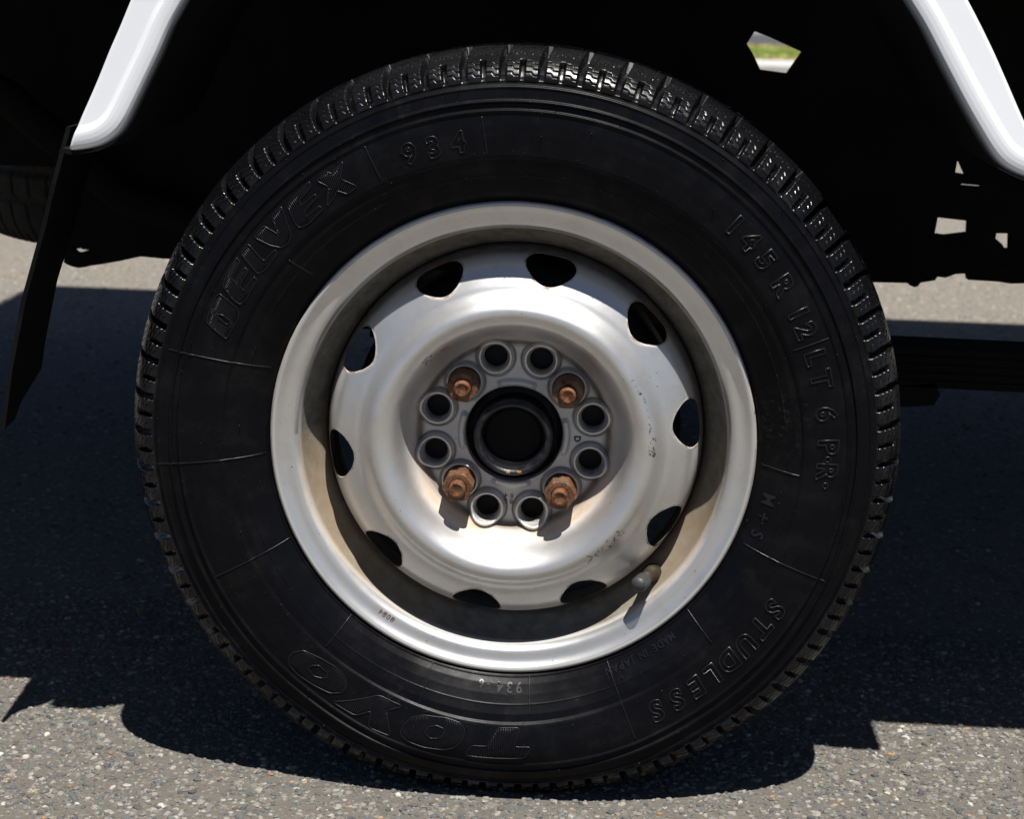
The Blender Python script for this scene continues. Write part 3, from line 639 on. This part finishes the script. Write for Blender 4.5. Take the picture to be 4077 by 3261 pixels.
# ------------------------------------------------------------------ arch panels (white)
t = NT("white_paint")
WH = t.set(Base_Color=t.mix(t.ramp(t.noise(9, 4), [(0.4, 0), (0.8, .35)]), (0.80, 0.82, 0.85), (0.75, 0.77, 0.79)), Roughness=0.28, Specular_IOR_Level=0.5, Coat_Weight=0.5, Coat_Roughness=0.08)
def arch_strip(name, inn, outl, lean):
    inn = smooth_prof(inn, .0014, .0065); n = len(inn); outl = smooth_prof(outl, .0014, .0040); oo = np.array(outl); d = np.r_[0, np.cumsum(np.hypot(*np.diff(oo, axis=0).T))]
    # pair each inner point with the outer line at the same share of length, biased so the end fans out
    di = np.linspace(0, 1, n); ou = np.c_[np.interp(di * d[-1], d, oo[:, 0]), np.interp(di * d[-1], d, oo[:, 1])]
    k = 12                                            # smooth the corner a little
    m = 70; vv = np.linspace(0, 1, m) ** 1.0
    P = inn[:, None] * (1 - vv[None, :, None]) + ou[:, None] * vv[None, :, None]
    Q = P.reshape(-1, 2); dist = np.full(len(Q), 9.0)
    for i in range(0, len(inn) - 1):
        a, b = inn[i], inn[i + 1]; ab = b - a; t_ = np.clip(((Q - a) @ ab) / (ab @ ab), 0, 1); dist = np.minimum(dist, np.hypot(*(Q - a - t_[:, None] * ab).T))
    dis_o = np.full(len(Q), 9.0); o2 = oo[:-4] if len(oo) > 6 else oo
    for i in range(len(oo) - 1):
        a, b = oo[i], oo[i + 1]; ab = b - a; t_ = np.clip(((Q - a) @ ab) / (ab @ ab), 0, 1); dis_o = np.minimum(dis_o, np.hypot(*(Q - a - t_[:, None] * ab).T))
    h = np.interp(dist, [0, .0006, .0016, .0032, .0055, .0085, .0115, .0140, .0158, .0176, .06], [-.0145, -.0090, -.0050, -.0018, .0002, .0010, .0014, .0014, .0002, -.0006, -.0012])
    g_ = np.interp(dis_o, [0, .0006, .0016, .003], [-.010, -.0045, -.0012, 0])
    z = Q[:, 1]; Yv = -.012 - (h + g_) + lean * (z - .45) - .017
    V = np.c_[Q[:, 0], Yv, Q[:, 1]]; F = grid_faces(n, m, False)
    # back skin gives the panel its thickness
    V2 = V.copy(); V2[:, 1] += .0012 + np.clip(dist, 0, .004) * 0
    nb = len(V); ring = np.r_[np.arange(m), np.arange(1, n) * m + m - 1, np.arange(m - 2, -1, -1) + (n - 1) * m, np.arange(n - 2, 0, -1) * m]
    r2 = np.roll(ring, -1); S = np.stack([ring, r2, r2 + nb, ring + nb], -1)
    return mk(name, np.concatenate([V, V2]), np.concatenate([F, F[:, ::-1] + nb, S]), WH, VAN, loc=VO)
Lin = [(-0.1575, 0.6590), (-0.2057, 0.5740), (-0.2158, 0.5548), (-0.2266, 0.5365), (-0.2343, 0.5183), (-0.2435, 0.4998), (-0.2552, 0.4760), (-0.2605, 0.4673), (-0.2670, 0.4615), (-0.2772, 0.4560), (-0.2877, 0.4539), (-0.2956, 0.4528)]
Lout = [(-0.2050, 0.6689), (-0.2490, 0.5727), (-0.2571, 0.5535), (-0.2646, 0.5358), (-0.2705, 0.5231), (-0.2797, 0.5010), (-0.2905, 0.4773), (-0.2949, 0.4667), (-0.2965, 0.4620), (-0.2977, 0.4586), (-0.2983, 0.4561), (-0.2991, 0.4547)]
Rin = [(0.1787, 0.6640), (0.2280, 0.5868), (0.2399, 0.5687), (0.2518, 0.5526), (0.2683, 0.5249), (0.2810, 0.5041), (0.2920, 0.4876), (0.3017, 0.4735), (0.3097, 0.4647), (0.3223, 0.4591), (0.3344, 0.4559), (0.3537, 0.4550)]
Rout = [(0.2261, 0.6739), (0.2716, 0.5880), (0.2840, 0.5699), (0.2930, 0.5551), (0.3028, 0.5379), (0.3124, 0.5196), (0.3215, 0.5018), (0.3279, 0.4901), (0.3335, 0.4808), (0.3408, 0.4715), (0.3497, 0.4622), (0.3551, 0.4567)]
arch_strip("arch_panel", Lin, Lout, .06)["label"] = "white panel behind the rear of the arch, above the mud flap"
arch_strip("arch_panel", Rin, Rout, .10)["label"] = "white panel at the front of the arch"

# body: side profile extruded across the width
bodyp = [(-.93, .612), (2.30, .612), (2.32, 1.05), (2.02, 1.75), (1.70, 2.02), (-.70, 2.02), (-.72, 1.95), (-.86, .90)]
arch = [(-.240, .612), (-.195, .668), (-.130, .705), (.0, .715), (.130, .705), (.205, .665), (.250, .612)]
mb = MB(); mb.add(*prism([[bodyp[0]] + arch + bodyp[1:]], -.017, .205)); mb.add(*prism([bodyp], .2052, 1.40)); mb.build("body_shell", WH, VAN, False, loc=VO)
for nm, path in (("arch_liner", Lin), ("arch_liner", Rin)):     # dark inner flange running inwards from each arch edge
    pa = np.array(path[1:] + ([(-.3045, .4545)] if path is Lin else [(.3310, .4545)])); off = np.array([0.0012 if path is Lin else -.0012, .0012]); n_ = len(pa)
    VV = [(x + sx * off[0], yv, z + sx * off[1]) for yv in (-.027, .170) for sx in (0, 2.2) for x, z in pa]
    j = np.arange(n_ - 1); q = lambda a, b: np.stack([a * n_ + j, a * n_ + j + 1, b * n_ + j + 1, b * n_ + j], -1)
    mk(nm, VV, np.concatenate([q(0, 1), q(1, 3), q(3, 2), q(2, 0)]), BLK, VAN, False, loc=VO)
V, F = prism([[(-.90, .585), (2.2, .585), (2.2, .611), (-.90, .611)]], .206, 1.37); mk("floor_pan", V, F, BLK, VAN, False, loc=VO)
# inner frame between the wheel and the far side, with its openings
H = {'tri': [(0.3689, 0.4284), (0.3708, 0.4289), (0.3774, 0.4164), (0.3680, 0.4178)], 'slit': [(0.3737, 0.4084), (0.3925, 0.4075), (0.3922, 0.4059), (0.3754, 0.4067)],
     'quad': [(0.3561, 0.3775), (0.3836, 0.3754), (0.3841, 0.3643), (0.3643, 0.3611), (0.3574, 0.3619), (0.3543, 0.3593)], 'L': [(0.4095, 0.3652), (0.4216, 0.3655), (0.4226, 0.3508), (0.4180, 0.3514), (0.4153, 0.3557), (0.4091, 0.3605)],
     'sl': [(0.4156, 0.3363), (0.4220, 0.3356), (0.4165, 0.3345)], 'grass': [(0.1821, 0.5358), (0.1836, 0.5357), (0.1963, 0.5313), (0.2252, 0.5194), (0.2133, 0.5004), (0.1895, 0.5028), (0.1814, 0.5176), (0.1761, 0.5250)],
     'left': [(-0.4374, 0.3209), (-0.4176, 0.3181), (-0.4243, 0.3162), (-0.4305, 0.3141), (-0.4331, 0.3145), (-0.4363, 0.3179)]}
profR = [(0.3117, 0.3156), (0.3250, 0.3175), (0.3330, 0.3165), (0.3363, 0.3138), (0.3404, 0.3133), (0.3435, 0.3141), (0.3459, 0.3177), (0.3586, 0.3203), (0.3606, 0.3238), (0.3676, 0.3230), (0.3763, 0.3267), (0.3866, 0.3278), (0.3880, 0.3219), (0.4042, 0.3216), (0.4162, 0.3212), (0.4264, 0.3199), (0.4382, 0.3207)]
Y0, Y1 = .420, .432
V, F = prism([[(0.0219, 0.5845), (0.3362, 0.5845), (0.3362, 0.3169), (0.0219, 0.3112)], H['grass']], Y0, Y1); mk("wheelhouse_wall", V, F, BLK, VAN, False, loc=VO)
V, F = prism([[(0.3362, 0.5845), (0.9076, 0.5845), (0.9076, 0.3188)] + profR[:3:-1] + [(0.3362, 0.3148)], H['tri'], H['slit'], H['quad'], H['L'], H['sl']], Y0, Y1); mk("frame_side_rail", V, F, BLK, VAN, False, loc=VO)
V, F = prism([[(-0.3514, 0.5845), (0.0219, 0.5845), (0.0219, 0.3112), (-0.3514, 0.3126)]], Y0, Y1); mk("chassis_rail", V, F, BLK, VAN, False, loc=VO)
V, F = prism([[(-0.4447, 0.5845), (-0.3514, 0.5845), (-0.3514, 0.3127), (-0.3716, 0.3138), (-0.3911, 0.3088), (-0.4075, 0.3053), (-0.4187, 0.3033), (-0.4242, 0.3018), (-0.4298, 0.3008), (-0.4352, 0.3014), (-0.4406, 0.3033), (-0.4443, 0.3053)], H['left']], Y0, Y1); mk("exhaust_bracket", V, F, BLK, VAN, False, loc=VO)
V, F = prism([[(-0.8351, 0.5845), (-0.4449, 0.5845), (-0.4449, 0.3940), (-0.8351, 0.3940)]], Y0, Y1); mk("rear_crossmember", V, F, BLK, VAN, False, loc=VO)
# far-side closing panels keep the underside dark as in the photo
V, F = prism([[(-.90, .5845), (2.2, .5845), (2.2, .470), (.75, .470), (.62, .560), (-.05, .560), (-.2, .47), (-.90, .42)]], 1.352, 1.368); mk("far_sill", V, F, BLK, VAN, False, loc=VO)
# leaf spring, axle tube, fuel pipe
for k in range(5):
    xx = np.linspace(-.16 + .03 * k, .62 - (.05 if k else 0) * k * .5, 30); zt = .2955 - .0066 * k - .0205 * (xx - .33) * .35 - .04 * ((xx - 0.05) / .6) ** 2 * 0.0
    mb = MB(); top = np.c_[xx, np.full(30, .225), zt]; V = np.concatenate([np.c_[xx, np.full(30, yv), zt + dz] for yv, dz in ((.225, 0), (.275, 0), (.275, -.0058), (.225, -.0058))])
    j = np.arange(29); F = np.concatenate([np.stack([a * 30 + j, a * 30 + j + 1, b * 30 + j + 1, b * 30 + j], -1) for a, b in ((0, 1), (1, 2), (2, 3), (3, 0))])
    F = np.concatenate([F, [[0, 30, 60, 90], [29, 119, 89, 59]]]); mk("spring_leaf", V, F, BLK, VAN, False, loc=VO)
V, F = prism([[(.285, .262), (.3296, .2674), (.3345, .258), (.330, .249), (.300, .246), (.27, .25)]], .225, .275); mk("spring_clamp", V, F, BLK, VAN, False, loc=VO)
V, F = lathe([(.0001, .112), (.036, .112), (.034, .16), (.031, .30), (.031, 1.15), (.036, 1.28), (.0001, 1.28)], 32); V[:, 2] += GZ + .0; mk("rear_axle", V, F, BLKM, VAN, loc=VO)
V, F = tube([(-.52, .30, .50), (-.47, .36, .46), (-.38, .40, .37), (-.30, .40, .345), (.2, .42, .34)], .016, 12); mk("exhaust_pipe", V, F, BLK, VAN, loc=VO)
# far rear wheel of the same axle (mostly hidden)
V, F = lathe([(.13, 1.262), (.17, 1.25), (.22, 1.248), (.255, 1.256), (.270, 1.275), (.272, 1.32), (.268, 1.36), (.25, 1.38), (.2, 1.385), (.16, 1.375), (.13, 1.36), (.0001, 1.33)], 96); V[:, 2] += GZ; V = np.c_[V[:, :2], np.maximum(V[:, 2], .001)]
mk("far_tyre", V, F, TREADM, VAN, loc=VO)
# spare wheel slung flat under the tail
V, F = tread_mesh(62, 18, False); V = np.c_[V[:, 0], V[:, 2], V[:, 1]]      # lay flat: axle vertical
V = V * [.955, .955, 1.0] + [-.385, .778, .3060]; SPM = m_rubber("spare_rubber", (0.02, 0.018, 0.015), 0.8, .6, .8)
mb = MB(); mb.add(V, F[:, ::-1]); Vs, Fs = lathe([(.24, .0), (.2, -.006), (.17, .002), (.16, .02), (.16, .10), (.2, .12), (.24, .112)], 96); Vs = np.c_[Vs[:, 0], Vs[:, 2], Vs[:, 1]] + [-.385, .778, .3060]; mb.add(Vs, Fs)
mb.build("spare_tyre", SPM, VAN, loc=VO)

# mud flap: rubber sheet hung behind the wheel
V, F = box(-.3115, -.296, .012, .110, .4535, .4585); mk('flap_shadow_block', V, F, BLK, VAN, False, loc=VO)  # added box, closes a lit gap in the ground shadow beside the flap
zz = np.linspace(.470, .257, 40); xf = np.interp(zz, [.257, .30, .348, .40, .474, .60], [-.3560, -.3490, -.3380, -.3205, -.2985, -.2700])
m = 8; VV = []; 
for th_ in (0, -.0032):
    for i, (z_, x_) in enumerate(zip(zz, xf)):
        for j in range(m):
            v = j / (m - 1); yv = -.004 - .009 * min(1, max(0, (z_ - .34) / .09)) * (1 - v) + .090 * v
            zc = max(z_, .257 + .024 * v if v > .35 else .257 + .03 * max(0, .0)); xc = np.interp(zc, zz[::-1], xf[::-1])
            VV.append((xc + th_ - .006 * v * (z_ < .45), yv, zc))
VV = np.array(VV); nb = 40 * m; F = grid_faces(40, m, False); ring = np.r_[np.arange(m), np.arange(1, 40) * m + m - 1, np.arange(m - 2, -1, -1) + 39 * m, np.arange(38, 0, -1) * m]; r2 = np.roll(ring, -1)
FLM = m_plain("flap_rubber", (0.0045, 0.0045, 0.0055), 0.7, var=0.4, scale=60, bump=0.6, bscale=500); FLM.node_tree.nodes["Principled BSDF"].inputs["Specular IOR Level"].default_value = 0.15
mk("mud_flap", VV, np.concatenate([F, F[:, ::-1] + nb, np.stack([ring, r2, r2 + nb, ring + nb], -1)]), FLM, VAN, False, loc=VO)
